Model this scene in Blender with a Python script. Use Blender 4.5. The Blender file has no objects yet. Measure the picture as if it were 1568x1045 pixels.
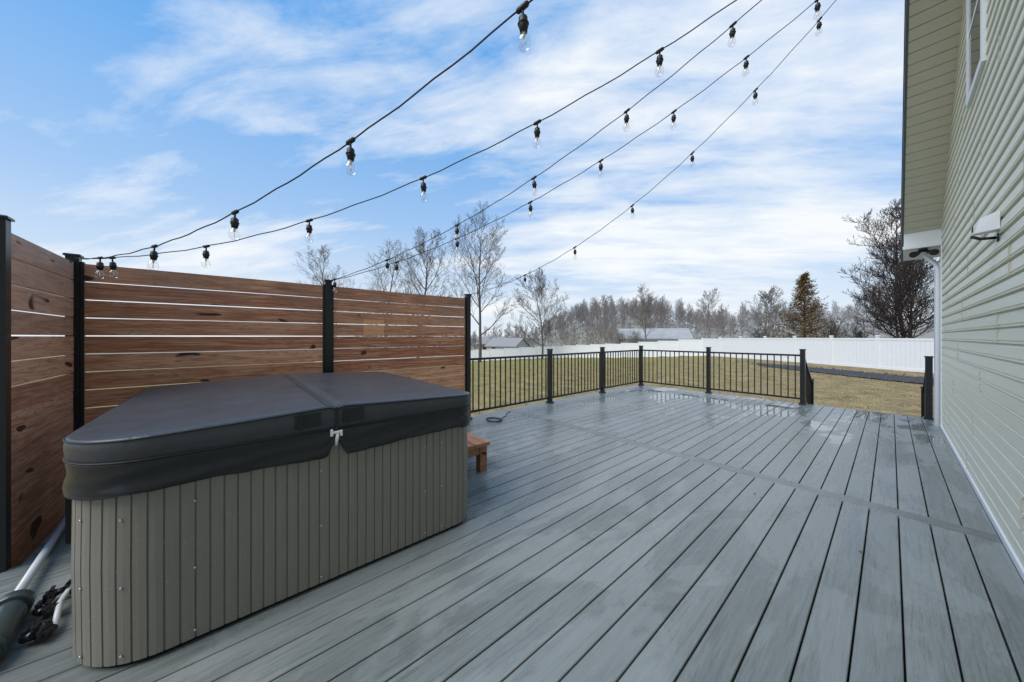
import bpy, math, random
from mathutils import Vector, Matrix, noise
S=bpy.context.scene
C=S.collection
R=random.Random(7)

# ---------------------------------------------------------------- helpers
class MB:
    def __init__(s): s.v=[];s.f=[];s.m=[];s.sm=[]
    def add(s,vs,fs,mi=0,smooth=False):
        o=len(s.v); s.v+=[tuple(p) for p in vs]
        for f in fs: s.f.append(tuple(i+o for i in f)); s.m.append(mi); s.sm.append(smooth)
    def box(s,x0,x1,y0,y1,z0,z1,mi=0,ch=0.0,M=None):
        if ch<=0:
            vs=[(x,y,z) for z in(z0,z1) for y in(y0,y1) for x in(x0,x1)]
            fs=[(0,2,3,1),(4,5,7,6),(0,1,5,4),(2,6,7,3),(0,4,6,2),(1,3,7,5)]
        else:
            c=ch
            vs=[(x0,y0,z0),(x1,y0,z0),(x1,y1,z0),(x0,y1,z0),
                (x0,y0,z1-c),(x1,y0,z1-c),(x1,y1,z1-c),(x0,y1,z1-c),
                (x0+c,y0+c,z1),(x1-c,y0+c,z1),(x1-c,y1-c,z1),(x0+c,y1-c,z1)]
            fs=[(0,3,2,1),(8,9,10,11)]
            for i in range(4):
                j=(i+1)%4
                fs+=[(i,j,j+4,i+4),(i+4,j+4,j+8,i+8)]
        if M: vs=[tuple(M@Vector(p)) for p in vs]
        s.add(vs,fs,mi)
    def tube(s,pts,rads,n=6,mi=0,cap=True,smooth=True):
        o=len(s.v)
        pts=[Vector(p) for p in pts]
        for i,p in enumerate(pts):
            d=(pts[min(i+1,len(pts)-1)]-pts[max(i-1,0)])
            if d.length<1e-9: d=Vector((0,0,1))
            d.normalize()
            a=Vector((0,0,1)) if abs(d.z)<.9 else Vector((1,0,0))
            u=d.cross(a).normalized(); w=d.cross(u)
            for k in range(n):
                t=2*math.pi*k/n
                s.v.append(tuple(p+(u*math.cos(t)+w*math.sin(t))*rads[i]))
        for i in range(len(pts)-1):
            for k in range(n):
                a=o+i*n+k;b=o+i*n+(k+1)%n
                s.f.append((a,b,b+n,a+n));s.m.append(mi);s.sm.append(smooth)
        if cap:
            s.f.append(tuple(o+k for k in range(n))[::-1]);s.m.append(mi);s.sm.append(False)
            e=o+(len(pts)-1)*n
            s.f.append(tuple(e+k for k in range(n)));s.m.append(mi);s.sm.append(False)
    def mesh(s,name,mats):
        me=bpy.data.meshes.new(name); me.from_pydata(s.v,[],s.f)
        for m in mats: me.materials.append(m)
        me.polygons.foreach_set('material_index',s.m)
        me.polygons.foreach_set('use_smooth',s.sm)
        me.update(); return me
    def obj(s,name,mats,parent=None):
        o=bpy.data.objects.new(name,s.mesh(name,mats)); C.objects.link(o)
        if parent: o.parent=parent
        return o
def empty(name):
    o=bpy.data.objects.new(name,None); C.objects.link(o); o.empty_display_size=.2; return o

class N:
    def __init__(s,name,rough=.5,spec=.5,metal=0):
        m=bpy.data.materials.new(name); m.use_nodes=True; s.m=m; s.t=m.node_tree
        s.b=s.t.nodes['Principled BSDF']; s.b.inputs['Roughness'].default_value=rough
        s.b.inputs['Specular IOR Level'].default_value=spec; s.b.inputs['Metallic'].default_value=metal
        s.tc=s.t.nodes.new('ShaderNodeTexCoord').outputs['Object']
    def n(s,t,**k):
        x=s.t.nodes.new(t)
        for a,b in k.items(): setattr(x,a,b)
        return x
    def l(s,a,b): s.t.links.new(a,b)
    def noise(s,scale=(1,1,1),sc=1,det=4,ro=.5,dist=0,src=None):
        mp=s.n('ShaderNodeMapping'); mp.inputs['Scale'].default_value=scale; s.l(src or s.tc,mp.inputs[0])
        x=s.n('ShaderNodeTexNoise'); x.inputs['Scale'].default_value=sc; x.inputs['Detail'].default_value=det
        x.inputs['Roughness'].default_value=ro; x.inputs['Distortion'].default_value=dist
        s.l(mp.outputs[0],x.inputs['Vector']); return x.outputs['Fac']
    def ramp(s,fac,stops):
        r=s.n('ShaderNodeValToRGB'); e=r.color_ramp.elements
        while len(e)<len(stops): e.new(.5)
        for i,(p,c) in enumerate(stops):
            e[i].position=p; e[i].color=(c,c,c,1) if not isinstance(c,tuple) else (*c,1)
        s.l(fac,r.inputs[0]); return r.outputs[0]
    def mix(s,a,b,f,mode='MIX'):
        x=s.n('ShaderNodeMix',data_type='RGBA',blend_type=mode)
        for v,i in((f,0),(a,6),(b,7)):
            if isinstance(v,(int,float)): x.inputs[i].default_value=v if i==0 else (v,v,v,1)
            elif isinstance(v,tuple): x.inputs[i].default_value=(*v,1)
            else: s.l(v,x.inputs[i])
        return x.outputs[2]
    def math(s,op,a,b=0.0,clamp=False):
        x=s.n('ShaderNodeMath',operation=op); x.use_clamp=clamp
        for v,i in((a,0),(b,1)):
            if isinstance(v,(int,float)): x.inputs[i].default_value=v
            else: s.l(v,x.inputs[i])
        return x.outputs[0]
    def sep(s):
        x=s.n('ShaderNodeSeparateXYZ'); s.l(s.tc,x.inputs[0]); return x.outputs
    def island(s): return s.n('ShaderNodeNewGeometry').outputs['Random Per Island']
    def col(s,c):
        if isinstance(c,tuple): s.b.inputs['Base Color'].default_value=(*c,1)
        else: s.l(c,s.b.inputs['Base Color'])
        return s
    def rough(s,c): s.l(c,s.b.inputs['Roughness']); return s
    def bump(s,h,st=.3,d=.01):
        x=s.n('ShaderNodeBump'); x.inputs['Strength'].default_value=st; x.inputs['Distance'].default_value=d
        s.l(h,x.inputs['Height']); s.l(x.outputs[0],s.b.inputs['Normal']); return s

# ---------------------------------------------------------------- materials
def mk_plain(name,c,rough=.5,var=.12,sc=6,metal=0,bump=0.0,spec=.5):
    k=N(name,rough,spec,metal); n=k.noise(sc=sc,det=3)
    k.col(k.mix(tuple(x*(1-var) for x in c),tuple(min(1,x*(1+var)) for x in c),n))
    if bump: k.bump(n,bump,.01)
    return k.m
def mk_deck(name,ax,dim=1.0):
    k=N(name,.3,.5)
    sc=(1,.04,1) if ax=='Y' else (.04,1,1)
    isl=k.island()
    ofs=k.n('ShaderNodeCombineXYZ'); k.l(k.math('MULTIPLY',isl,37.0),ofs.inputs[2])
    va=k.n('ShaderNodeVectorMath',operation='ADD'); k.l(k.tc,va.inputs[0]); k.l(ofs.outputs[0],va.inputs[1]); pc_=va.outputs[0]
    g=k.noise(sc,80,5,.65,.3,pc_); g2=k.noise((1,.09,1) if ax=='Y' else (.09,1,1),17,4,.55,1.3,pc_)
    big=k.noise((1,.40,1),2.4,5,.62,.6)
    D=lambda t:tuple(v*dim for v in t)
    base=k.mix(D((.168,.184,.173)),D((.222,.240,.226)),isl)
    ringg=k.math('ABSOLUTE',k.math('SUBTRACT',k.math('FRACT',k.math('MULTIPLY',g2,9.0)),.5))
    c=k.mix(base,D((.30,.32,.305)),k.math('MULTIPLY',k.ramp(g2,[(.50,0),(.70,1)]),.3))
    c=k.mix(c,D((.10,.112,.108)),k.math('MULTIPLY',k.ramp(g,[(.34,1),(.50,0)]),.5))
    c=k.mix(c,D((.115,.128,.122)),k.math('MULTIPLY',k.ramp(ringg,[(.03,1),(.16,0)]),.28))
    sheen_patch=k.ramp(big,[(.47,0),(.54,1)])
    c=k.mix(c,D((.48,.50,.48)),k.math('MULTIPLY',sheen_patch,.20))  # wet sheen painted into the board colour as pale blotches
    k.col(c)
    far=k.sep()
    pud=k.ramp(k.noise((1,.5,1),1.7,3,.5,.25),[(.53,0),(.56,1)])
    fy=k.math('MAXIMUM',0,k.math('MINIMUM',1,k.math('MULTIPLY',k.math('SUBTRACT',far[1],4.8),.5)))
    pm=k.math('MULTIPLY',pud,fy)
    r=k.math('ADD',k.math('MULTIPLY',sheen_patch,.13),k.math('ADD',.16,k.math('MULTIPLY',g,.12)))
    r=k.math('MULTIPLY',r,k.math('SUBTRACT',1,k.math('MULTIPLY',pm,.95)))
    k.rough(r)
    k.bump(k.math('MULTIPLY',k.math('ADD',g,k.math('MULTIPLY',k.math('ADD',g2,k.math('MULTIPLY',ringg,.5)),.8)),k.math('SUBTRACT',1,pm)),.32,.004)
    return k.m
M_deckY=mk_deck('deck_board_wet','Y'); M_deckX=mk_deck('deck_board_cross','X',.78)
M_black=mk_plain('black_powder_coat',(.012,.013,.014),.3,.2,30)
M_dark=mk_plain('dark_void',(.008,.008,.008),.9)
def mk_wood(name,ax,spot=False,bright=1.0,grey=0.0):
    k=N(name,.55,.22)
    sc={'Y':(1,.05,1),'X':(.05,1,1)}[ax]
    isl=k.island()
    ofs=k.n('ShaderNodeCombineXYZ'); k.l(k.math('MULTIPLY',isl,29.0),ofs.inputs[0 if ax=='Y' else 1])
    va=k.n('ShaderNodeVectorMath',operation='ADD'); k.l(k.tc,va.inputs[0]); k.l(ofs.outputs[0],va.inputs[1]); pc_=va.outputs[0]
    g=k.noise(sc,48,5,.6,.8,pc_); kn=k.noise((1,.45,1) if ax=='Y' else(.45,1,1),8,1,.4,.4,pc_)
    g2=k.noise((1,.10,1) if ax=='Y' else(.10,1,1),12,3,.5,1.2,pc_)
    blot=k.noise((1,1,1),2.0,4,.6)
    bc=lambda t:tuple(min(.95,v*bright) for v in t)
    c=k.mix(bc((.50,.175,.080)),bc((.88,.43,.23)),isl)
    c=k.mix(c,bc((.95,.62,.40)),k.math('MULTIPLY',k.ramp(g,[(.47,0),(.68,1)]),.55))
    c=k.mix(c,bc((.26,.085,.042)),k.math('MULTIPLY',k.ramp(g,[(.32,1),(.47,0)]),.6))
    rg=k.math('ABSOLUTE',k.math('SUBTRACT',k.math('FRACT',k.math('MULTIPLY',g2,8.0)),.5))
    c=k.mix(c,bc((.30,.105,.05)),k.math('MULTIPLY',k.ramp(rg,[(.02,1),(.22,0)]),.5))
    z=k.sep()[2]
    hz=k.math('MAXIMUM',0,k.math('MINIMUM',1,k.math('MULTIPLY',k.math('SUBTRACT',z,1.2),1.2)))
    wet=k.math('MULTIPLY',k.ramp(blot,[(.36,0),(.62,1)]),k.math('ADD',.06,k.math('MULTIPLY',hz,.62)))
    c=k.mix(c,(.27,.145,.105),wet)
    if grey: c=k.mix(c,(.46,.37,.31),k.math('MULTIPLY',k.math('ADD',.2,hz),grey))
    c=k.mix(c,(.09,.035,.02),k.ramp(kn,[(.25,1),(.285,0)]))
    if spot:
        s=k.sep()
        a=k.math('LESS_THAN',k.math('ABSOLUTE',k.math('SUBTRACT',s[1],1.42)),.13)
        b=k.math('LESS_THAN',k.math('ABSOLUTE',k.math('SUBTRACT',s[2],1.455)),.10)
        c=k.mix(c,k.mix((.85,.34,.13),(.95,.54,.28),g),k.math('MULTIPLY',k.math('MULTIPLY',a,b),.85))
    k.col(c); k.rough(k.math('ADD',.38,k.math('MULTIPLY',blot,.35))); k.bump(g,.5,.004)
    return k.m
M_woodY=mk_wood('cedar_board','Y',True); M_woodX=mk_wood('cedar_board_cross','X',bright=.9,grey=.4)
M_stool=mk_wood('cedar_step_wood','X',bright=.6)
def mk_siding(name,c,v=.05):
    k=N(name,.42,.4); g=k.noise((1,.12,1),60,4,.6,.5); b=k.noise((1,1,1),.9,3)
    col=k.mix(tuple(x*(1-v) for x in c),tuple(x*(1+v) for x in c),g)
    col=k.mix(col,tuple(x*.90 for x in c),k.math('MULTIPLY',b,.5))
    k.col(col); k.bump(g,.18,.003); return k.m
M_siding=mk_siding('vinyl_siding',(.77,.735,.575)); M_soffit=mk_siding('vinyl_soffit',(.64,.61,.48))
M_white=mk_plain('white_vinyl',(.82,.83,.84),.4,.04,3)
M_trim=mk_plain('white_trim',(.78,.80,.80),.4,.05,3)
M_roof=mk_plain('asphalt_shingle',(.06,.062,.066),.9,.3,40)
M_fascia=mk_plain('grey_fascia',(.10,.115,.13),.5)
M_seam=mk_plain('siding_seam',(.50,.48,.38),.5)
k=N('window_glass',.05,.8); k.col((.03,.04,.05)); M_glass=k.m
k=N('tub_skirt',.42,.45); g=k.noise((1,1,.04),90,5,.6); b=k.noise((1,1,1),1.5,4)
c=k.mix((.200,.180,.145),(.285,.258,.212),g); c=k.mix(c,(.15,.137,.115),k.math('MULTIPLY',b,.5))
dr=k.ramp(k.noise((1,1,1),95,2,.4),[(.69,0),(.74,1)])
c=k.mix(c,(.46,.45,.43),k.math('MULTIPLY',dr,.4))
k.col(c); k.bump(k.math('ADD',g,dr),.25,.003); M_skirt=k.m
k=N('cover_vinyl',.4,.5); a=k.noise((1,1,1),5,5,.6,.5); b=k.noise((1,1,1),130,2,.5)
wr=k.noise((1,1.6,1),1.7,3,.5,1.5); drp=k.ramp(k.noise((1,1,1),70,2,.4),[(.66,0),(.71,1)])
k.col(k.mix((.036,.037,.040),(.064,.066,.069),a)); k.rough(k.math('ADD',.25,k.math('MULTIPLY',a,.26)))
k.bump(k.math('ADD',k.math('MULTIPLY',drp,.10),k.math('ADD',k.math('MULTIPLY',b,.08),k.math('ADD',k.math('MULTIPLY',a,.3),wr))),.45,.02); M_cover=k.m
M_flap=mk_plain('cover_flap_vinyl',(.015,.0155,.017),.30,.3,9,bump=.35)
M_strap=mk_plain('cover_strap',(.014,.014,.015),.6)
M_screw=mk_plain('steel_screw',(.55,.55,.55),.3,.05,5,metal=.8)
M_pvc=mk_plain('pvc_white',(.62,.63,.62),.3,.12,8)
M_clip=mk_plain('buckle_white',(.82,.82,.82),.35,.05,8)
M_hosegrey=mk_plain('grey_hose',(.06,.08,.076),.3,.2,12)
# lawn
k=N('lawn',.95,.1)
a=k.noise((1,1,1),.13,4,.6); b=k.noise((1,1,1),1.4,6,.72); d=k.noise((1,1,1),14,3,.7)
sx=k.sep()[0]
lf=k.math('MAXIMUM',0,k.math('MINIMUM',1,k.math('MULTIPLY',k.math('ADD',k.math('MULTIPLY',sx,-1),k.math('MULTIPLY',a,8)),.05)))
brown=k.mix((.17,.105,.055),(.50,.36,.21),k.ramp(b,[(.3,0),(.7,1)])); green=k.mix((.19,.18,.04),(.46,.39,.13),k.ramp(b,[(.3,0),(.7,1)]))
gm=k.math('MULTIPLY',k.ramp(k.math('ADD',k.math('MULTIPLY',a,.5),k.math('MULTIPLY',b,.5)),[(.48,0),(.62,1)]),.4)
c=k.mix(brown,green,k.math('MAXIMUM',gm,k.math('MULTIPLY',lf,.75)))
c=k.mix(c,(.10,.08,.04),k.math('MULTIPLY',k.ramp(d,[(.35,1),(.55,0)]),.5))
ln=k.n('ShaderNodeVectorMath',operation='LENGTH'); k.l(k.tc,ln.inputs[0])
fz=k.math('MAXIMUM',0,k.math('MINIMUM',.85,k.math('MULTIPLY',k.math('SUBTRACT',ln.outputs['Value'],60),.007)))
c=k.mix(c,(.34,.345,.335),fz)  # far lawn greys out: aerial haze painted into the ground colour
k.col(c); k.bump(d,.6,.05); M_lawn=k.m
k=N('grass_blades',.8,.2); i=k.island(); k.col(k.ramp(i,[(0,(.20,.18,.05)),(.5,(.38,.30,.14)),(1,(.52,.40,.24))])); M_blade=k.m
M_gravel=mk_plain('dark_gravel',(.055,.055,.06),.8,.7,30,bump=.8)
def bark(name,c): return mk_plain(name,c,.9,.3,1)
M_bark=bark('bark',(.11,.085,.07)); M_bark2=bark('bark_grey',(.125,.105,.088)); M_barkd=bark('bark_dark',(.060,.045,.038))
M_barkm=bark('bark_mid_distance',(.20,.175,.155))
M_barkf=bark('bark_hazy',(.42,.415,.415)); M_barkf2=bark('bark_hazy_brown',(.28,.24,.215))  # these and the mid-distance bark: aerial haze painted in as paler colour
k=N('conifer_needles',.8,.2); i=k.island(); k.col(k.ramp(i,[(0,(.07,.065,.022)),(.5,(.22,.14,.045)),(1,(.38,.24,.09))])); M_needle=k.m
k=N('haze_brush',.95,.1); i=k.island(); k.col(k.mix((.26,.235,.22),(.40,.385,.375),i)); M_brush=k.m  # far brush kept pale grey, mist painted into its colour

# ---------------------------------------------------------------- terrain
def sm(a,b,x):
    t=max(0,min(1,(x-a)/(b-a))); return t*t*(3-2*t)
def g(x,y):
    d=math.hypot(x,y)
    z=-.67-.062*max(0,min(50,-x-12))
    ang=math.degrees(math.atan2(x*.652+y*.758, -x*.758+y*.652))
    hill=sm(2,14,ang)*(1-.55*sm(22,34,ang))*sm(95,210,d)*17
    z+=hill
    if d>14: z+=noise.noise(Vector((x*.05,y*.05,0)))*min(.5,(d-14)*.01)
    return z
mb=MB(); n=150
def cc(i): 
    t=(i/n)*2-1; return math.copysign(abs(t)**2.6*900,t)+ (6*t)
vs=[(cc(i)-8,cc(j)+12,0) for j in range(n+1) for i in range(n+1)]
vs=[(x,y,g(x,y)) for x,y,_ in vs]
mb.add(vs,[(j*(n+1)+i,j*(n+1)+i+1,(j+1)*(n+1)+i+1,(j+1)*(n+1)+i) for j in range(n) for i in range(n)],0,True)
mb.obj('ground',[M_lawn])
mb=MB()
for _ in range(26000):
    x=R.uniform(-26,6); y=R.uniform(3,28)
    if x>-4.7 and y<8.7: continue
    if x>.3 and y<9 : continue
    h=R.uniform(.03,.10); a=R.uniform(0,6.28); w=R.uniform(.008,.02); z=g(x,y)-.01
    dx,dy=math.cos(a)*w,math.sin(a)*w; lx,ly=R.uniform(-.04,.04),R.uniform(-.04,.04)
    mb.add([(x-dx,y-dy,z),(x+dx,y+dy,z),(x+lx,y+ly,z+h)],[(0,1,2)])
mb.obj('lawn_grass',[M_blade])
mb=MB(); cx,cy=-.9,24.4; ux,uy=.816,-.58
ring=[]
for i in range(60):
    t=i/60*2*math.pi; rr_=1+.16*noise.noise(Vector((math.cos(t)*2,math.sin(t)*2,3)))
    a=math.cos(t)*6.5*rr_; b=math.sin(t)*1.2*rr_
    ring.append((cx+ux*a-uy*b,cy+uy*a+ux*b))
vs=[(cx,cy,g(cx,cy)+.06)]+[(x,y,g(x,y)+.05) for x,y in ring]
mb.add(vs,[(0,i+1,(i+1)%60+1) for i in range(60)])
for _ in range(900):
    a=R.gauss(0,3.2);b=R.gauss(0,.6); x=cx+ux*a-uy*b;y=cy+uy*a+ux*b; s=R.uniform(.02,.08); z=g(x,y)+.05
    mb.add([(x-s,y-s,z),(x+s,y-s*.7,z),(x+s*.8,y+s,z),(x-s,y+s,z),(x,y,z+s)],[(0,1,4),(1,2,4),(2,3,4),(3,0,4)])
mb.obj('gravel_bed',[M_gravel])

# ---------------------------------------------------------------- deck
deck=empty('deck')
P=.1455; GAP=.007
mb=MB(); x=.47
while x>-4.55:
    x0=x-P+GAP
    ys=-.93 if x<-3.25 else -3.0
    mb.box(max(x0,-4.56),x,ys,3.753,-.026,R.uniform(-.0006,.0006),0,.003)
    mb.box(max(x0,-4.56),x,3.907,8.62,-.026,R.uniform(-.0006,.0006),0,.003)
    x-=P
mb.obj('boards',[M_deckY],deck)
mb=MB(); mb.box(-4.56,.47,3.761,3.899,-.026,0,0,.003); mb.obj('divider_board',[M_deckX],deck)
mb=MB()
mb.box(-4.52,.46,-.9,8.58,-.2,-.05); mb.box(-3.2,.46,-2.98,-.9,-.2,-.05)
mb.obj('dark_underlay',[M_dark],deck)  # black slab below the boards, stands in for shade in the gaps
mb=MB(); mb.box(-4.60,-4.565,-.93,8.62,-.28,-.002); mb.box(-4.6,.47,8.625,8.66,-.28,-.002)
mb.obj('rim_fascia',[M_deckX],deck)
mb=MB()
for X in(-4.4,-2,.3):
    for Y in(-.8,3.8,8.4): mb.box(X-.07,X+.07,Y-.07,Y+.07,-1,-.2)
mb.obj('support_posts',[M_woodX],deck)
st=empty('deck_stairs'); mb=MB()
for i in range(3):
    z=-.17*(i+1); y=8.67+.28*i
    mb.box(-1.1,.38,y,y+.137,z-.026,z,0,.003); mb.box(-1.1,.38,y+.143,y+.28,z-.026,z,0,.003)
    mb.box(-1.09,.37,y+.262,y+.275,z-.17,z-.027)
mb.obj('treads',[M_deckX],st)
mb=MB()
for (x,y) in [(-.75,3.35),(-.70,3.31),(-.12,2.95)]:
    a=R.uniform(0,6.28); s=R.uniform(.010,.018)
    q=[(1,0,.002),(.2,.5,.008),(-1,.1,.003),(-.1,-.45,.006)]
    mb.add([(x+s*(p[0]*math.cos(a)-p[1]*math.sin(a)),y+s*(p[0]*math.sin(a)+p[1]*math.cos(a)),p[2]) for p in q],[(0,1,2,3)])
mb.obj('fallen_leaves',[mk_plain('leaf_brown',(.34,.10,.03),.6)])

# ---------------------------------------------------------------- railing
rail=empty('deck_railing'); mb=MB()
XR=-4.47; YR=8.52; PT=1.07; TR=.98
def post(mb,x,y,z0,z1,w=.038):
    mb.box(x-w,x+w,y-w,y+w,z0,z1)
    mb.box(x-w-.01,x+w+.01,y-w-.01,y+w+.01,z1,z1+.018,0,.006)
    mb.box(x-w-.02,x+w+.02,y-w-.02,y+w+.02,z0,z0+.03,0,.006)
ysP=[2.885,4.85,6.68,8.52]; xsP=[-4.47,-2.80,-1.13]
for y in ysP[1:]: post(mb,XR,y,0,PT)
for x in xsP[1:]: post(mb,x,YR,0,PT)
post(mb,.40,YR,0,1.0)
for a,b in zip(ysP,ysP[1:]):
    mb.box(XR-.028,XR+.028,a+.04,b-.04,TR-.035,TR); mb.box(XR-.016,XR+.016,a+.04,b-.04,.09,.125)
    m=round((b-a)/.113)
    for i in range(1,m):
        y=a+(b-a)*i/m; mb.box(XR-.009,XR+.009,y-.009,y+.009,.125,TR-.035)
for a,b in zip(xsP,xsP[1:]):
    mb.box(a+.04,b-.04,YR-.028,YR+.028,TR-.035,TR); mb.box(a+.04,b-.04,YR-.016,YR+.016,.09,.125)
    m=round((b-a)/.113)
    for i in range(1,m):
        x=a+(b-a)*i/m; mb.box(x-.009,x+.009,YR-.009,YR+.009,.125,TR-.035)
mb.obj('panels_and_posts',[M_black],rail)
mb=MB()
for X in(-1.13,.40):
    yA,yB=YR+.04,9.55; dz=-.62
    for z,h in((.93,.035),(.16,.03)):
        mb.add([(X-.025,yA,z),(X+.025,yA,z),(X+.025,yB,z+dz),(X-.025,yB,z+dz),(X-.025,yA,z+h),(X+.025,yA,z+h),(X+.025,yB,z+dz+h),(X-.025,yB,z+dz+h)],
          [(0,3,2,1),(4,5,6,7),(0,1,5,4),(2,3,7,6),(1,2,6,5),(0,4,7,3)])
    for i in range(1,9):
        t=i/9; y=yA+(yB-yA)*t; mb.box(X-.009,X+.009,y-.009,y+.009,.18+dz*t,.94+dz*t)
    post(mb,X,yB+.03,-.66,.40)
mb.obj('stair_rails',[M_black],rail)

# ---------------------------------------------------------------- wooden privacy fence
wf=empty('wooden_privacy_fence'); mb=MB()
FX=-4.45; FY=-1.0; fy=[-1.0,.885,2.885]
for i in range(13):
    z1=1.945-i*.153; z0=z1-.1445
    for a,b in zip(fy,fy[1:]):
        o=R.uniform(-.002,.002); sg=R.uniform(-.003,.003)
        vs=[];L=b-a-.07;nn=8
        for q in range(nn+1):
            y=a+.035+L*q/nn; w=math.sin(q/nn*math.pi)*sg
            vs+=[(FX+.012+o+w,y,z0+w),(FX+.012+o+w,y,z1+w),(FX-.012+o+w,y,z1+w),(FX-.012+o+w,y,z0+w)]
        fs=[]
        for q in range(nn):
            for e in range(4):
                A=q*4+e;B=q*4+(e+1)%4; fs.append((A,B,B+4,A+4))
        fs+=[(0,3,2,1),(nn*4,nn*4+1,nn*4+2,nn*4+3)]
        mb.add(vs,fs)
mb.obj('back_boards',[M_woodY],wf)
mb=MB(); fxs=[-4.45,-3.30]
for i in range(14):
    z1=1.945-i*.153; z0=z1-.145
    o=R.uniform(-.002,.002)
    mb.box(fxs[0]+.035,fxs[1]-.035,FY-.012+o,FY+.012+o,z0+R.uniform(-.002,.002),z1,0,.002)
mb.obj('side_boards',[M_woodX],wf)
mb=MB()
for y in fy: post(mb,FX,y,0 if y>-.9 else -.6,2.0,.036)
post(mb,fxs[1],FY,-.6,2.0,.03)
for y in fy:
    for s in(-1,1):
        if (y==fy[0] and s<0) or (y==fy[2] and s>0): continue
        mb.box(FX-.018,FX+.018,y+s*.037,y+s*.058,0.02,1.96) if s>0 else mb.box(FX-.018,FX+.018,y-.058,y-.037,0.02,1.96)
mb.box(fxs[0]+.037,fxs[0]+.06,FY-.018,FY+.018,-.1,1.96); mb.box(fxs[1]-.055,fxs[1]-.032,FY-.018,FY+.018,-.1,1.96)
mb.obj('metal_posts',[M_black],wf)

# ---------------------------------------------------------------- hot tub
tub=empty('hot_tub')
def rr(x0,x1,y0,y1,rs,n=14):
    pts=[]; a_,b_,c_,d_=rs
    for cx,cy,a0,r in((x1-a_,y1-a_,0,a_),(x0+b_,y1-b_,90,b_),(x0+c_,y0+c_,180,c_),(x1-d_,y0+d_,270,d_)):
        for i in range(n+1):
            a=math.radians(a0+90*i/n); pts.append((cx+r*math.cos(a),cy+r*math.sin(a),math.cos(a),math.sin(a)))
    return pts
def resample(pts,svals):
    L=[0]
    for i in range(len(pts)):
        a=pts[i];b=pts[(i+1)%len(pts)]; L.append(L[-1]+math.hypot(b[0]-a[0],b[1]-a[1]))
    T=L[-1]; out=[]
    for s in svals:
        s=s%T
        j=max(k for k in range(len(L)-1) if L[k]<=s+1e-9)
        t=(s-L[j])/max(1e-9,L[j+1]-L[j]); a=pts[j];b=pts[(j+1)%len(pts)]
        out.append(tuple(a[k]+(b[k]-a[k])*t for k in range(4)))
    return out,T
TX0,TX1,TY0,TY1=-3.90,-1.97,-.505,1.335
RC=.30
base=rr(TX0,TX1,TY0,TY1,(.14,.14,.14,RC))
_,T=resample(base,[0])
ns=round(T/.047); p=T/ns; sv=[];off=[]
for k_ in range(ns):
    for a,o in((0,-.005),(.003,-.005),(.005,0),(.5*p,.0006),(p-.002,0)): sv.append(k_*p+a);off.append(o)
pts,_=resample(base,sv)
mb=MB(); m=len(pts); vs=[]
for z,e in((.025,0),(.4,.004),(.79,0)):
    for q,o in zip(pts,off): vs.append((q[0]+q[2]*(o+e),q[1]+q[3]*(o+e),z))
mb.add(vs,[(r_*m+i,r_*m+(i+1)%m,(r_+1)*m+(i+1)%m,(r_+1)*m+i) for r_ in range(2) for i in range(m)])
mb.obj('skirt',[M_skirt],tub)
mb=MB(); b2=rr(TX0+.02,TX1-.02,TY0+.02,TY1-.02,(.12,.12,.12,RC-.02)); m=len(b2)
mb.add([(q[0],q[1],0) for q in b2]+[(q[0],q[1],.05) for q in b2],[(i,(i+1)%m,m+(i+1)%m,m+i) for i in range(m)])
mb.obj('base_pan',[M_dark],tub)
mb=MB()
def screw(x,y,z,d):
    mb.tube([(x,y,z),(x+d[0]*.004,y+d[1]*.004,z)],[.0055,.004],8,0)
for y in(-.12,.36,.95,1.07):
    for z in(.06,.33,.62): screw(TX1+.003,y,z,(1,0))
for a in(-25,-55):
    A=math.radians(a)
    for z in(.06,.33,.6): screw(TX1-RC+(RC+.004)*math.cos(A),TY0+RC+(RC+.004)*math.sin(A),z,(math.cos(A),math.sin(A)))
mb.obj('screws',[M_screw],tub)
YC=.43; XC=(TX0+TX1)/2
def topz(x,y):
    h=(YC-TY0) if y<YC else (TY1-YC)
    t=min(1,abs(y-YC)/h)
    z=.922+.038*(1-t)
    z-=.012*math.exp(-((y-YC)/.02)**2)
    z+=.005*noise.noise(Vector((x*1.8,y*1.8,1)))
    return z
mb=MB(); cov=rr(TX0-.03,TX1,TY0,TY1,(.12,.12,.10,.27))
_,T=resample(cov,[0]); m=400
cp,_=resample(cov,[T*i/m for i in range(m)])
rings=[]
def ring(off,zf): return [(q[0]+q[2]*off,q[1]+q[3]*off,zf(q[0],q[1],i)) for i,q in enumerate(cp)]
rings.append(ring(.008,lambda x,y,i:.832)); rings.append(ring(.015,lambda x,y,i:.837))
rings.append(ring(.018,lambda x,y,i:(.845+topz(x,y))/2)); rings.append(ring(.015,lambda x,y,i:topz(x,y)-.010))
rings.append(ring(.010,lambda x,y,i:topz(x,y)-.003)); rings.append(ring(.001,lambda x,y,i:topz(x,y)))
for s in(.95,.88,.8,.7,.6,.5,.4,.3,.2,.1,.02):
    rings.append([(XC+(q[0]-XC)*s,YC+(q[1]-YC)*s,topz(XC+(q[0]-XC)*s,YC+(q[1]-YC)*s)) for q in cp])
vs=[v for r_ in rings for v in r_]; nr=len(rings)
fs=[(a*m+i,a*m+(i+1)%m,(a+1)*m+(i+1)%m,(a+1)*m+i) for a in range(nr-1) for i in range(m)]
fs.append(tuple((nr-1)*m+i for i in range(m)))
mb.add(vs,fs,0,True); mb.obj('cover_top',[M_cover],tub)
mb=MB(); sp=ring(.016,lambda x,y,i:topz(x,y)-.009); mb.tube(sp+[sp[0]],[.004]*(m+1),6); 
sp=ring(.015,lambda x,y,i:.835); mb.tube(sp+[sp[0]],[.0045]*(m+1),6); mb.obj('cover_piping',[M_strap],tub)
mb=MB(); vs=[]; rows=11
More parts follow.
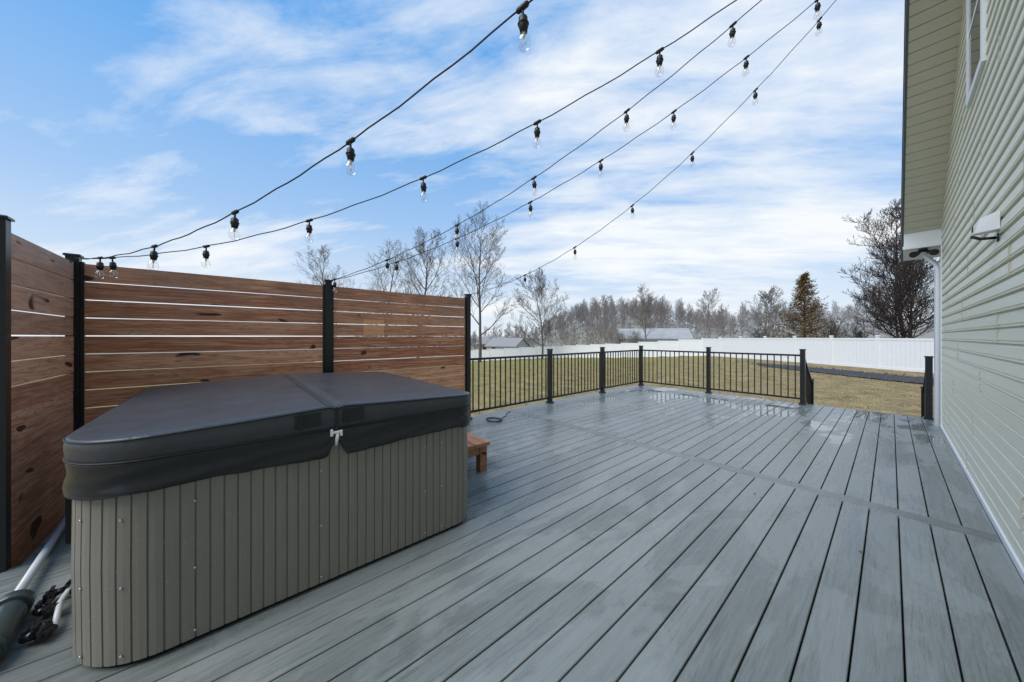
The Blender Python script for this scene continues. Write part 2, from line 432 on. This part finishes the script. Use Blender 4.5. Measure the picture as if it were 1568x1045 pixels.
for r_ in range(rows):
    t=r_/(rows-1)
    for i,q in enumerate(cp):
        s=T*i/m
        near=(1-.7*max(0,min(1,(-.15-q[1])/.3)))
        wv=(noise.noise(Vector((s*3.0+t*2.6,t*1.5,5)))*.036+noise.noise(Vector((s*9+t*6,t*2.4,9)))*.016)*near
        front=q[0]>XC
        notch=max(0,1-abs(q[1]-YC)/.045) if front else 0
        len_=.138+.010*math.sin(s*5)+.005*noise.noise(Vector((s*9,0,2)))
        len_*=(1-.72*notch)
        o=.009+t*.003+max(-.006,wv)*math.sin(t*math.pi*.75)
        vs.append((q[0]+q[2]*o,q[1]+q[3]*o,.835-len_*t))
mb.add(vs,[(r_*m+i,r_*m+(i+1)%m,(r_+1)*m+(i+1)%m,(r_+1)*m+i) for r_ in range(rows-1) for i in range(m)],0,True)
fl=mb.obj('cover_skirt_flap',[M_flap],tub); sd=fl.modifiers.new('s','SOLIDIFY'); sd.thickness=.004; sd.offset=-1
mb=MB()
vs=[]
for i in range(31):
    x=TX0-.01+(TX1-TX0+.01)*i/30
    for dy in(-.045,-.012,-.003,.003,.012,.045): vs.append((x,YC+dy,topz(x,YC+dy)+.003-(.006 if abs(dy)<.005 else 0)))
mb.add(vs,[(i*6+j,(i+1)*6+j,(i+1)*6+j+1,i*6+j+1) for i in range(30) for j in range(5)],0,True)
mb.obj('cover_hinge',[M_cover],tub)
mb=MB()
xf=TX1+.020
for a,b in((YC-.19,YC-.075),(YC+.03,YC+.14)):
    zt=topz(TX1,(a+b)/2)-.02
    mb.box(xf-.004,xf+.003,a,b,.862,zt,0,.002)
    mb.box(xf,xf+.007,a+.02,a+.033,.855,zt+.002)
mb.box(xf-.02,xf+.006,YC-.006,YC+.006,.79,topz(TX1,YC)+.002)
mb.obj('cover_straps',[M_strap],tub)
mb=MB(); xb=TX1+.030
mb.box(xb-.006,xb+.004,YC-.026,YC+.022,.812,.824,0,.002); mb.box(xb-.005,xb+.003,YC-.032,YC-.020,.80,.836,0,.002)
mb.box(xb-.005,xb+.003,YC+.014,YC+.026,.795,.826,0,.002)
mb.tube([(xb-.004,YC+.003,.812),(xb-.006,YC+.001,.785),(xb-.012,YC-.002,.745)],[.009,.010,.006],8)
mb.obj('cover_buckle',[M_clip],tub)
mb=MB(); mb.box(-2.7,-2.5,TY0-.06,TY0+.02,.55,.68,0,.01); mb.box(-2.66,-2.54,TY0-.09,TY0-.05,.35,.6)
mb.obj('side_latch',[M_dark],tub)

sp_=empty('wooden_step'); mb=MB()
for i in range(3): mb.box(-3.5,-2.60,1.42+i*.178,1.42+i*.178+.17,.255,.29,0,.004)
for X in(-3.42,-2.70):
    mb.box(X,X+.075,1.45,1.53,0,.254); mb.box(X,X+.075,1.85,1.93,0,.254); mb.box(X+.01,X+.06,1.53,1.85,.17,.25)
mb.box(-3.34,-2.7,1.88,1.92,.16,.25)
mb.obj('step_boards',[M_stool],sp_)

pp=empty('pvc_pipe'); mb=MB()
mb.tube([(-2.7,-.80,.045),(-4.05,-.90,.045)],[.019]*2,12); mb.tube([(-4.0,-.90,.045),(-4.08,-.90,.045)],[.026]*2,12)
mb.tube([(-2.44,-.60,.03),(-2.62,-.63,.045),(-3.0,-.62,.045)],[.011]*3,12)
mb.obj('pipes',[M_pvc],pp)
gh=empty('drain_hose'); mb=MB()
mb.tube([(-2.3,-.76,.05),(-2.45,-.76,.055),(-2.62,-.775,.06),(-2.68,-.78,.06)],[.05,.055,.055,.045],16)
mb.tube([(-2.66,-.78,.06),(-2.72,-.785,.06)],[.062,.062],16)
mb.tube([(-2.36,-.76,.052),(-2.40,-.76,.052)],[.062,.062],16)
mb.obj('hose_body',[M_hosegrey],gh)
vf=empty('valve_fittings'); mb=MB()
for i in range(11):
    x=-2.35-R.random()*.45;y=-.62-R.random()*.08; a=R.uniform(0,3.1);r_=R.uniform(.012,.022)
    mb.tube([(x,y,.03),(x+math.cos(a)*.06,y+math.sin(a)*.04,.03+R.random()*.02)],[r_,r_*.9],10)
    mb.tube([(x,y,.03),(x,y,.06)],[r_*.6]*2,8); mb.box(x-.022,x+.022,y-.006,y+.006,.06,.067)
mb.obj('valves',[M_black],vf)
mb=MB(); pt=[]
for i in range(70):
    t=i/70*6.28*3; r_=.10+.02*math.sin(t*1.7); pt.append((-4.1+math.cos(t)*r_*1.3,3.15+math.sin(t)*r_,.012+.004*(i%9)/3))
for i in range(16): pt.append((-4.1+.03*i*-1+.13,3.15+.04*i+.02*math.sin(i),.010))
mb.tube(pt,[.006]*len(pt),5); mb.obj('electric_cable',[M_black])

# ---------------------------------------------------------------- string lights
M_wire=mk_plain('rubber_cable',(.012,.012,.013),.5)
k=N('bulb_glass',.05,.8); nt=k.t
tr=k.n('ShaderNodeBsdfTransparent'); tr.inputs[0].default_value=(.985,.985,.985,1)
gl=k.n('ShaderNodeBsdfGlossy'); gl.inputs['Roughness'].default_value=.04
lw=k.n('ShaderNodeLayerWeight'); lw.inputs[0].default_value=.25
ms=k.n('ShaderNodeMixShader'); k.l(k.math('ADD',k.math('MULTIPLY',lw.outputs['Facing'],.30),.05),ms.inputs[0]); k.l(tr.outputs[0],ms.inputs[1]); k.l(gl.outputs[0],ms.inputs[2])
k.l(ms.outputs[0],nt.nodes['Material Output'].inputs[0]); M_bulb=k.m
M_fil=mk_plain('bulb_filament_support',(.85,.72,.50),.4)
def strand(P0,E,a,b,sb,send=1.02):
    par=empty('string_lights'); dX,dY=E[0]-P0[0],E[1]-P0[1]
    f=lambda s:Vector((P0[0]+dX*s,P0[1]+dY*s,P0[2]+a*s+b*s*s))
    w=MB(); pts=[f(send*i/60) for i in range(61)]
    w.tube([p+Vector((0,0,.004*math.sin(i*1.7))) for i,p in enumerate(pts)],[.0036]*61,6)
    w.obj('cable',[M_wire],par)
    so=MB(); bu=MB(); fi=MB()
    for s in sb:
        p=f(s); d=(f(s+.02)-p).normalized()
        so.tube([p-d*.028,p-d*.02,p+d*.02,p+d*.028],[.006,.011,.011,.006],8)
        tx,ty=R.uniform(-.06,.06),R.uniform(-.06,.06)
        dn=Vector((tx,ty,-1)).normalized()
        q=lambda h:p+dn*h
        so.tube([q(0),q(.035)],[.005,.005],6)
        so.tube([q(.033),q(.040),q(.075),q(.080),q(.095)],[.010,.018,.020,.017,.015],12)
        so.tube([q(.060),q(.064),q(.068)],[.0205,.0235,.0205],12)
        prof=[(.093,.012),(.102,.015),(.115,.023),(.13,.0285),(.143,.029),(.156,.024),(.165,.014),(.169,.003)]
        bu.tube([q(h) for h,_ in prof],[r for _,r in prof],14,0,False)
        fi.tube([q(.095),q(.118)],[.008,.004],8)
        fi.tube([q(.118)+Vector((.004,0,0)),q(.148)+Vector((.008,0,0))],[.0016]*2,4); fi.tube([q(.118)-Vector((.004,0,0)),q(.148)-Vector((.008,0,0))],[.0016]*2,4)
    so.obj('sockets',[M_wire],par); bu.obj('bulbs',[M_bulb],par); fi.obj('filaments',[M_fil],par)
strand((-4.45,-1.01,1.98),(.4,1.6),-.58,2.06,[.09,.232,.393,.558,.7215,.88])
strand((-4.45,-1.01,1.98),(.4,3.3),-.253,2.656,[.063,.1995,.336,.4727,.597,.718,.84,.95])
strand((-4.45,.883,2.0),(.4,3.6),.874,1.896,[.02,.160,.32,.467,.615,.754,.90])
strand((-4.45,.883,2.0),(.4,4.6),.92,2.29,[.1516,.2717,.4056,.5234,.6354,.7373,.8297,.92])
strand((-4.45,2.885,2.0),(.4,5.0),.676,3.08,[.19,.3317,.4727,.5999,.7161,.8183,.91],.95)

# ---------------------------------------------------------------- house
H=empty('vinyl_sided_house'); WX=.5; YN=7.9; YP=2.45; SL=.85; ZE=2.9
def yr(z): return YN if z<=ZE else YN-(z-ZE)/SL
def yl(z): return 2*YP-yr(z)
mb=MB(); z=-.62; pc=.106; ki=0; zpk=ZE+SL*(YN-YP)
while z<zpk-.02:
    z2=min(z+pc,zpk)
    if ki%2==0: keep=[-2.4+((ki//2)*1.37)%3.1+i*3.4 for i in range(4)]
    lo,hi=max(yl(z),yl(z2)),min(yr(z),yr(z2))
    cs=[c for c in keep if lo+.3<c<hi-.3]
    zc_=z2-.022 if z2-z>.05 else (z+z2)/2
    segs=[None]+cs+[None]
    for i in range(len(segs)-1):
        o=.0 if i%2 else .002
        if z2-z>.05:
            prof=[(WX+.01,z),(WX-.019-o,z),(WX-.019-o,z+.007),(WX-.011-o,z+.010),(WX-.011-o,z+.015),(WX-.018-o,z+.020),(WX-.013-o,zc_),(WX-.001,z2-.004),(WX-.001,z2)]
        else:
            prof=[(WX+.01,z),(WX-.019-o,z),(WX-.013-o,zc_),(WX-.001,z2)]
        a=[yl(zz) if segs[i] is None else segs[i] for _,zz in prof]
        b=[yr(zz) if segs[i+1] is None else segs[i+1] for _,zz in prof]
        n_=len(prof)
        mb.add([(q[0],a[j],q[1]) for j,q in enumerate(prof)]+[(q[0],b[j],q[1]) for j,q in enumerate(prof)],[(j,j+n_,j+n_+1,j+1) for j in range(n_-1)])
        if i>0: mb.box(WX-.0235,WX-.004,a[0]-.002,a[0]+.001,z+.003,z2-.03,1)
    z=z2; ki+=1
mb.obj('gable_siding',[M_siding,M_seam],H)
mb=MB(); zb=-.66
mb.box(WX+.02,9,-3,YN,zb,ZE)
mb.add([(WX+.02,-3,ZE),(WX+.02,YN,ZE),(WX+.02,YP,zpk),(9,-3,ZE),(9,YN,ZE),(9,YP,zpk)],[(0,1,2),(3,5,4)])
mb.obj('walls',[M_siding],H)
mb=MB()
XO=.13
for sgn in(1,-1):
    def Y(y): return y if sgn>0 else 2*YP-y
    e=8.28; ze=ZE-SL*(e-YN); t=.20
    vs=[(XO+.004,Y(e),ze+.012),(9.3,Y(e),ze+.012),(9.3,Y(YP),zpk+.012),(XO+.004,Y(YP),zpk+.012)]
    vs+= [(a,b,c+t) for a,b,c in vs]
    mb.add(vs,[(0,1,2,3),(4,7,6,5),(0,4,5,1),(1,5,6,2),(0,3,7,4)],0)
mb.obj('roof',[M_roof],H)
mb=MB()
for sgn in(1,-1):
    def Y(y): return y if sgn>0 else 2*YP-y
    e=8.30; ze=ZE-SL*(e-YN)
    for (xa,xb,lo,hi) in((XO-.022,XO,-.015,.19),(XO-.03,XO+.0,.19,.225)):
        vs=[]
        for y,zz in((e,ze),(YP,zpk)):
            vs+=[(xa,Y(y),zz+lo),(xb,Y(y),zz+lo),(xb,Y(y),zz+hi),(xa,Y(y),zz+hi)]
        mb.add(vs,[(0,1,2,3),(4,7,6,5),(0,4,5,1),(1,5,6,2),(2,6,7,3),(3,7,4,0)],0)
mb.obj('rake_fascia',[M_fascia],H)
mb=MB()
y=8.28
while y>YP:
    for sgn in(1,-1):
        def Y(v): return v if sgn>0 else 2*YP-v
        za=ZE+SL*(YN-y); y2=max(YP,y-.095); zb2=ZE+SL*(YN-y2); ym=y2+.012; zm=ZE+SL*(YN-ym)
        mb.add([(XO,Y(y),za-.012),(WX,Y(y),za-.012),(WX,Y(ym),zm-.012),(XO,Y(ym),zm-.012),(XO,Y(ym),zm+.006),(WX,Y(ym),zm+.006),(XO,Y(y2),zb2+.006),(WX,Y(y2),zb2+.006),(XO,Y(y2),zb2-.012),(WX,Y(y2),zb2-.012)],[(0,1,2,3),(3,2,5,4),(4,5,7,6),(6,7,9,8)])
    y-=.095
mb.obj('rake_soffit',[M_soffit],H)
mb=MB()
za=lambda y:ZE+SL*(YN-y)-.016
vs=[]
for X in(XO+.002,WX+.01):
    vs+=[(X,7.87,2.685),(X,8.27,2.56),(X,8.27,za(8.27)),(X,7.87,za(7.87))]
mb.add(vs,[(0,1,2,3),(4,7,6,5),(0,4,5,1),(0,3,7,4),(1,5,6,2)])
mb.box(XO-.01,WX+.0,7.85,7.868,2.67,2.72)
mb.box(WX,9.3,8.28,8.38,2.52,2.66)
mb.box(WX-.026,WX+.03,YN-.10,YN+.03,-.6,2.66)
mb.box(WX-.030,WX+.0,-2.9,YN-.1,.003,.045)
mb.obj('white_trim',[M_trim],H)
mb=MB()
def sq(pts,w=.033):
    mb.tube(pts,[w]*len(pts),4)
sq([(.33,8.12,2.62),(.36,8.08,2.55),(.44,8.0,2.42),(.455,7.985,2.34),(.455,7.985,-.55),(.44,8.1,-.62)])
mb.obj('downspout',[M_white],H)
mb=MB(); wy0,wy1,wz0,wz1=4.42,5.22,3.47,4.75
for (a,b,c,d) in((wy0,wy1,wz0,wz0+.06),(wy0,wy1,wz1-.06,wz1),(wy0,wy0+.06,wz0+.06,wz1-.06),(wy1-.06,wy1,wz0+.06,wz1-.06)):
    mb.box(WX-.040,WX+.01,a,b,c,d)
mb.box(WX-.033,WX+.0,wy0+.06,wy1-.06,(wz0+wz1)/2-.02,(wz0+wz1)/2+.02)
mb.obj('window_frame',[M_trim],H)
mb=MB(); mb.box(WX-.030,WX-.0,wy0+.06,wy1-.06,wz0+.06,wz1-.06); mb.obj('window_glass',[M_glass],H)
fl=empty('flood_light'); mb=MB(); ff=.06; fdy=.06
mb.tube([(.32,7.9+fdy,2.60+ff),(.32,7.9+fdy,2.57+ff)],[.05,.05],14)
for dx in(-.07,.07):
    mb.tube([(.32,7.9+fdy,2.57+ff),(.32+dx*.6,7.82+fdy,2.54+ff)],[.012]*2,8)
    mb.tube([(.32+dx*.5,7.85+fdy,2.55+ff),(.32+dx*.9,7.80+fdy,2.53+ff),(.32+dx*1.3,7.74+fdy,2.51+ff),(.32+dx*1.4,7.72+fdy,2.505+ff)],[.018,.035,.045,.046],14)
mb.obj('lamp_heads',[M_black],fl)
ws=empty('wall_camera'); mb=MB(); yy=3.98
mb.add([(WX-.02,yy-.06,2.06),(WX-.02,yy+.06,2.06),(WX-.02,yy+.06,2.185),(WX-.02,yy-.06,2.185),(WX-.12,yy-.05,2.05),(WX-.12,yy+.05,2.05),(WX-.095,yy+.05,2.15),(WX-.095,yy-.05,2.15)],
 [(0,1,5,4),(1,2,6,5),(2,3,7,6),(3,0,4,7),(4,5,6,7),(0,3,2,1)])
mb.obj('housing',[M_white],ws)
mb=MB(); mb.tube([(WX-.02,yy,2.01),(WX-.09,yy,2.015),(WX-.13,yy,2.04)],[.010]*3,8); mb.tube([(WX-.02,yy,2.01),(WX-.028,yy,2.01)],[.03]*2,12)
mb.tube([(WX-.121,yy,2.09),(WX-.127,yy,2.09)],[.022]*2,14)
mb.obj('bracket_and_lens',[M_black],ws)

# ---------------------------------------------------------------- white vinyl fence
vf=empty('white_vinyl_fence'); mb=MB()
poly=[(16,17.6),(1.6,27.8),(-13.2,38.3),(-34.2,37.6),(-47,29),(-60,10)]
for (ax,ay),(bx,by) in zip(poly,poly[1:]):
    L=math.hypot(bx-ax,by-ay); m=max(1,round(L/2.44)); ang=math.atan2(by-ay,bx-ax)
    for i in range(m):
        x=ax+(bx-ax)*i/m; y=ay+(by-ay)*i/m; x2=ax+(bx-ax)*(i+1)/m; y2=ay+(by-ay)*(i+1)/m
        zz=(g(x,y)+g(x2,y2))/2; l=L/m
        Mx=Matrix.Translation((x,y,zz))@Matrix.Rotation(ang,4,'Z')
        mb.box(-.065,.065,-.065,.065,-.2,1.93,0,0,Mx); mb.box(-.09,.09,-.09,.09,1.93,1.99,0,.03,Mx)
        mb.box(.065,l-.065,-.03,.03,1.70,1.83,0,0,Mx); mb.box(.065,l-.065,-.03,.03,0,.15,0,0,Mx)
        np_=12
        for q in range(np_):
            w=(l-.13)/np_; mb.box(.065+q*w+.003,.065+(q+1)*w-.003,-.012,.012,.15,1.70,0,0,Mx)
mb.obj('panels',[M_white],vf)

# ---------------------------------------------------------------- trees
def gen_tree(mb,base,H,spread,seed,levels=4,r0=None,mi=0,clear=.22,dens=1.0,minr=.012,up=.5,cnts=(16,9,7,5)):
    rd=random.Random(seed); r0=r0 or H*.014
    base=Vector(base)
    def br(p,d,L,r,lv):
        nseg=(8,5,3,2,2)[lv]
        wob=(.035,.10,.13,.15,.15)[lv]
        pts=[p];rs=[r]; cur=p.copy(); dd=d.copy()
        for i in range(nseg):
            dd=(dd+Vector((rd.gauss(0,wob),rd.gauss(0,wob),rd.gauss(0,wob*.5)+(.16*up if lv>0 else .0)))).normalized()
            cur=cur+dd*(L/nseg); pts.append(cur.copy()); rs.append(max(minr*.5,r*(1-.85*(i+1)/nseg)))
        mb.tube(pts,rs,6 if lv==0 else (4 if lv==1 else 3),mi,False)
        if lv>=levels: return
        cnt=max(2,int(cnts[lv]*dens))
        c0=clear if lv==0 else .2
        for c in range(cnt):
            t=c0+(1-c0)*((c+rd.random())/cnt)
            q=min(nseg-1,int(t*nseg)); f=t*nseg-q
            pp=pts[q].lerp(pts[q+1],f); bd=(pts[q+1]-pts[q]).normalized()
            az=rd.uniform(-.6,.6)+c*2.4+seed
            a=Vector((math.cos(az),math.sin(az),.001)) ; side=(a-bd*a.dot(bd)).normalized()
            an=rd.uniform(.75,1.15)*(1.15-.6*t) if lv==0 else rd.uniform(.45,.85)
            nd=(bd*math.cos(an)+side*math.sin(an)).normalized()
            if lv==0:
                tt=(t-clear)/(1-clear); ll=H*spread*(.55+.45*math.sin(math.pi*min(1,tt*1.25+.15)) if tt<.68 else 1.0-1.15*(tt-.5))*rd.uniform(.8,1.1)
                ll=max(ll,H*spread*.3)
            else: ll=L*rd.uniform(.35,.6)*(1.15-.55*t)
            br(pp,nd,ll,max(minr,r*(1-.75*t)*rd.uniform(.40,.58)),lv+1)
    br(base,Vector((rd.gauss(0,.02),rd.gauss(0,.02),1)).normalized(),H*.95,r0,0)
def tree(x,y,H,spread,seed,mat,**kw):
    mb=MB(); gen_tree(mb,(x,y,g(x,y)-.2),H,spread,seed,**kw); return mb.obj('bare_tree',[mat])
tree(-37,26,18.3,.44,1,M_bark2,dens=1.0,minr=.016,clear=.22,up=.8)
tree(-33.0,34.2,11.4,.50,2,M_bark2,dens=1.1,minr=.015,clear=.14,up=.8)
tree(-49.2,22.5,21.0,.36,3,M_bark2,dens=1.0,minr=.017,up=.8)
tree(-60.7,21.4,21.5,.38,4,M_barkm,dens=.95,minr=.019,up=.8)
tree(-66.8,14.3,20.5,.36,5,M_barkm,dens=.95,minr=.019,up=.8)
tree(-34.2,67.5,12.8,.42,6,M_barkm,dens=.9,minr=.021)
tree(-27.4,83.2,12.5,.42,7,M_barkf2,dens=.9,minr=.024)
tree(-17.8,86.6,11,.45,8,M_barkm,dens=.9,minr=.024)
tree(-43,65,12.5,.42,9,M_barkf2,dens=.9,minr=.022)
mb=MB(); bx,by=1.0,55.6
gen_tree(mb,(bx,by,g(bx,by)-.2),15.0,.42,10,dens=1.15,minr=.021,clear=.07,up=.9)
for i in range(4):
    a=i*1.6+.4; gen_tree(mb,(bx+math.cos(a)*.5,by+math.sin(a)*.5,g(bx,by)-.2),R.uniform(9.5,12),.44,40+i,levels=3,dens=1.2,minr=.02,r0=.14,clear=.08,up=.9)
mb.obj('bare_tree',[M_barkd])
tree(-11.5,62,8.8,.42,12,M_barkm,dens=.9,minr=.02,clear=.1)
# evergreen
mb=MB(); ex,ey=-6.9,53.3; ez=g(ex,ey); EH=9.8
mb.tube([(ex,ey,ez-.2),(ex,ey,ez+EH*.97)],[.17,.03],8,1)
for i in range(330):
    t=((i+R.random())/330)**1.1; z=ez+.5+(EH-.6)*t; a=R.uniform(0,6.283)
    rad=(1-t)**.8*3.5*(.85+.6*noise.noise(Vector((math.cos(a)*1.7,math.sin(a)*1.7,z*.9))))*R.uniform(.65,1.15)+.10
    lift=R.uniform(.15,.55)*rad
    e=Vector((ex+math.cos(a)*rad,ey+math.sin(a)*rad,z+lift)); s=Vector((ex,ey,z-.1))
    mb.tube([s,s.lerp(e,.5)+Vector((0,0,-.06)),e],[.03,.018,.006],3,1,False)
    for q in range(14):
        c=s.lerp(e,R.uniform(.35,1.03))+Vector((R.gauss(0,.12),R.gauss(0,.12),R.gauss(0,.10)))
        for w in range(3):
            d=Vector((R.gauss(0,1),R.gauss(0,1),R.gauss(.5,.7))).normalized()*R.uniform(.10,.24); u=d.cross(Vector((R.random(),R.random(),1))).normalized()*.045
            mb.add([c-u,c+u,c+d],[(0,1,2)],0)
mb.obj('evergreen_tree',[M_needle,M_bark])
# distant forest mass
DF=empty('distant_forest'); tm=[]
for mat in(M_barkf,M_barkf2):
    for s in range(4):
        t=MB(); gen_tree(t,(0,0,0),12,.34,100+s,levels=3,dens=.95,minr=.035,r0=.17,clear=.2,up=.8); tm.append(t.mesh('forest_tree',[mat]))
def pol(ang,d):
    A=math.radians(ang); x=math.sin(A)*d; zz=math.cos(A)*d
    return -.758*zz+.652*x,.652*zz+.758*x
def stamp(x,y,sc,far):
    o=bpy.data.objects.new('tree',tm[R.randrange(4)+(0 if far else 4)]); C.objects.link(o); o.parent=DF
    o.location=(x,y,g(x,y)-.5); o.scale=(sc,sc,sc*R.uniform(.9,1.15)); o.rotation_euler=(0,0,R.uniform(0,6.28))
for _ in range(400):
    ang=R.uniform(2,50); d=R.uniform(135,250)/max(.7,math.cos(math.radians(ang)))
    x,y=pol(ang,d); stamp(x,y,R.uniform(.65,1.0),d>180)
for _ in range(110):
    ang=R.uniform(-30,50); d=R.uniform(95,135)/math.cos(math.radians(ang))
    x,y=pol(ang,d); stamp(x,y,R.uniform(.4,.75),False)
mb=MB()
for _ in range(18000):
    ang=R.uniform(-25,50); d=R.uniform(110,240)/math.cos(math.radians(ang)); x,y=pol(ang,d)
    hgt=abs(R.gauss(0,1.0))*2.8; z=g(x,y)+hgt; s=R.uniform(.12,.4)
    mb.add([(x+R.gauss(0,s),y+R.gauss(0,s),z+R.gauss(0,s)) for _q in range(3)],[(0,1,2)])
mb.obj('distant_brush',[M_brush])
def shrub(x,y,Hh,seed,mat):
    mb=MB(); rd=random.Random(seed)
    for i in range(9):
        gen_tree(mb,(x+rd.gauss(0,.5),y+rd.gauss(0,.5),g(x,y)-.1),Hh*rd.uniform(.6,1),.5,seed*10+i,levels=2,dens=.9,minr=.015,r0=.04,clear=.1)
    mb.obj('bare_shrub',[mat])
shrub(-5,58,4.2,21,M_bark); shrub(-3,60,4.0,22,M_barkd); shrub(-14,66,3.6,23,M_bark); shrub(-30,55,4,24,M_barkm); shrub(-36,60,4.4,25,M_barkm)
def bldg(name,x,y,L,W,h,rh,ang,wall,roof):
    par=empty(name); M0=Matrix.Translation((x,y,g(x,y)))@Matrix.Rotation(math.radians(ang),4,'Z')
    a=MB(); a.box(-L/2,L/2,-W/2,W/2,-1,h,0,0,M0)
    a.add([M0@Vector(p) for p in[(-L/2,-W/2,h),(-L/2,W/2,h),(-L/2,0,h+rh),(L/2,-W/2,h),(L/2,W/2,h),(L/2,0,h+rh)]],[(0,2,1),(3,4,5)])
    a.obj('walls',[wall],par)
    a=MB()
    for s in(1,-1):
        vs=[(-L/2-.4,s*(W/2+.4),h-.15),(L/2+.4,s*(W/2+.4),h-.15),(L/2+.4,0,h+rh),(-L/2-.4,0,h+rh)]
        vs+=[(p[0],p[1],p[2]+.2) for p in vs]
        a.add([M0@Vector(p) for p in vs],[(0,1,2,3),(4,7,6,5),(0,4,5,1),(1,5,6,2),(0,3,7,4)])
    a.obj('roof',[roof],par)
    a=MB()
    nwin=max(2,int(L/3.5))
    for s in(1,-1):
        for i in range(nwin):
            xx=-L/2+L*(i+.5)/nwin; a.box(xx-.5,xx+.5,s*W/2-.03,s*W/2+.03,1.0,2.3,0,0,M0)
    a.obj('windows',[M_glass],par)
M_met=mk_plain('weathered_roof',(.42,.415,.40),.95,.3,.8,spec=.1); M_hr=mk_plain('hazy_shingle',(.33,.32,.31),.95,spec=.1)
M_hw=mk_plain('hazy_wall',(.50,.50,.48),.8); M_hw2=mk_plain('hazy_red_wall',(.34,.25,.21),.8)  # hazy walls and shingles: distance haze painted into their colours
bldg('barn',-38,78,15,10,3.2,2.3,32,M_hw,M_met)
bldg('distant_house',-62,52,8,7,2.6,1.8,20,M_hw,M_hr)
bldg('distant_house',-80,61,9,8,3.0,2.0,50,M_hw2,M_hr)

# ---------------------------------------------------------------- world / lights
w=bpy.data.worlds.new('World'); S.world=w; w.use_nodes=True; t=w.node_tree; nd=t.nodes; bg=nd['Background']
SUN_EL=math.radians(50)
sund=Vector((-.12,-1.0,0)).normalized()
sky=nd.new('ShaderNodeTexSky'); sky.sky_type='NISHITA'; sky.sun_disc=False; sky.sun_elevation=SUN_EL
sky.sun_rotation=math.atan2(sund.x,sund.y); sky.air_density=1.0; sky.dust_density=.5; sky.ozone_density=1.5
class Wn(N):
    def __init__(s): s.t=t; s.tc=nd.new('ShaderNodeTexCoord').outputs['Generated']
q=Wn(); sx=q.sep()
zc=q.math('MAXIMUM',sx[2],.0)
dv=q.math('ADD',zc,.20)
cv=q.n('ShaderNodeCombineXYZ'); q.l(q.math('DIVIDE',sx[0],dv),cv.inputs[0]); q.l(q.math('DIVIDE',sx[1],dv),cv.inputs[1])
rot=q.n('ShaderNodeMapping'); rot.inputs['Rotation'].default_value=(0,0,math.radians(-40)); rot.inputs['Location'].default_value=(3.1,1.7,0); q.l(cv.outputs[0],rot.inputs[0])
n1=q.noise((.45,1.0,1),.85,9,.56,.35,rot.outputs[0]); n2=q.noise((.7,2.0,1),2.6,8,.62,.3,rot.outputs[0])
nn_=q.math('ADD',q.math('MULTIPLY',n1,.72),q.math('MULTIPLY',n2,.28))
cl=q.ramp(nn_,[(.47,0),(.54,.55),(.61,1)])
hz=q.ramp(sx[2],[(0,1),(.10,.80),(.30,.36),(.60,.03)])
blue=q.mix(sky.outputs[0],(.60,2.75,6.2),.80)
hs=q.mix(blue,(5.4,5.9,6.3),hz)
fin=q.mix(hs,(6.5,6.65,6.75),q.math('MULTIPLY',cl,.93))
q.l(fin,bg.inputs[0]); bg.inputs[1].default_value=.15
sl=bpy.data.lights.new('sun','SUN'); sl.energy=2.8; sl.angle=math.radians(40); sl.color=(1,.945,.875)
so=bpy.data.objects.new('sun',sl); C.objects.link(so)
tow=Vector((sund.x*math.cos(SUN_EL),sund.y*math.cos(SUN_EL),math.sin(SUN_EL)))
so.rotation_euler=tow.to_track_quat('Z','Y').to_euler(); so.location=(0,0,20)

# ---------------------------------------------------------------- camera
cd=bpy.data.cameras.new('camera'); cam=bpy.data.objects.new('camera',cd); C.objects.link(cam); S.camera=cam
cd.sensor_width=36; cd.lens=499/1568*36; cd.shift_y=-6.5/1568; cd.clip_end=4000; cd.clip_start=.02
cam.location=(0,0,1.33); cam.rotation_euler=(math.radians(90),0,math.atan2(580,499))
S.view_settings.view_transform='Standard'; S.view_settings.look='None'; S.view_settings.exposure=0
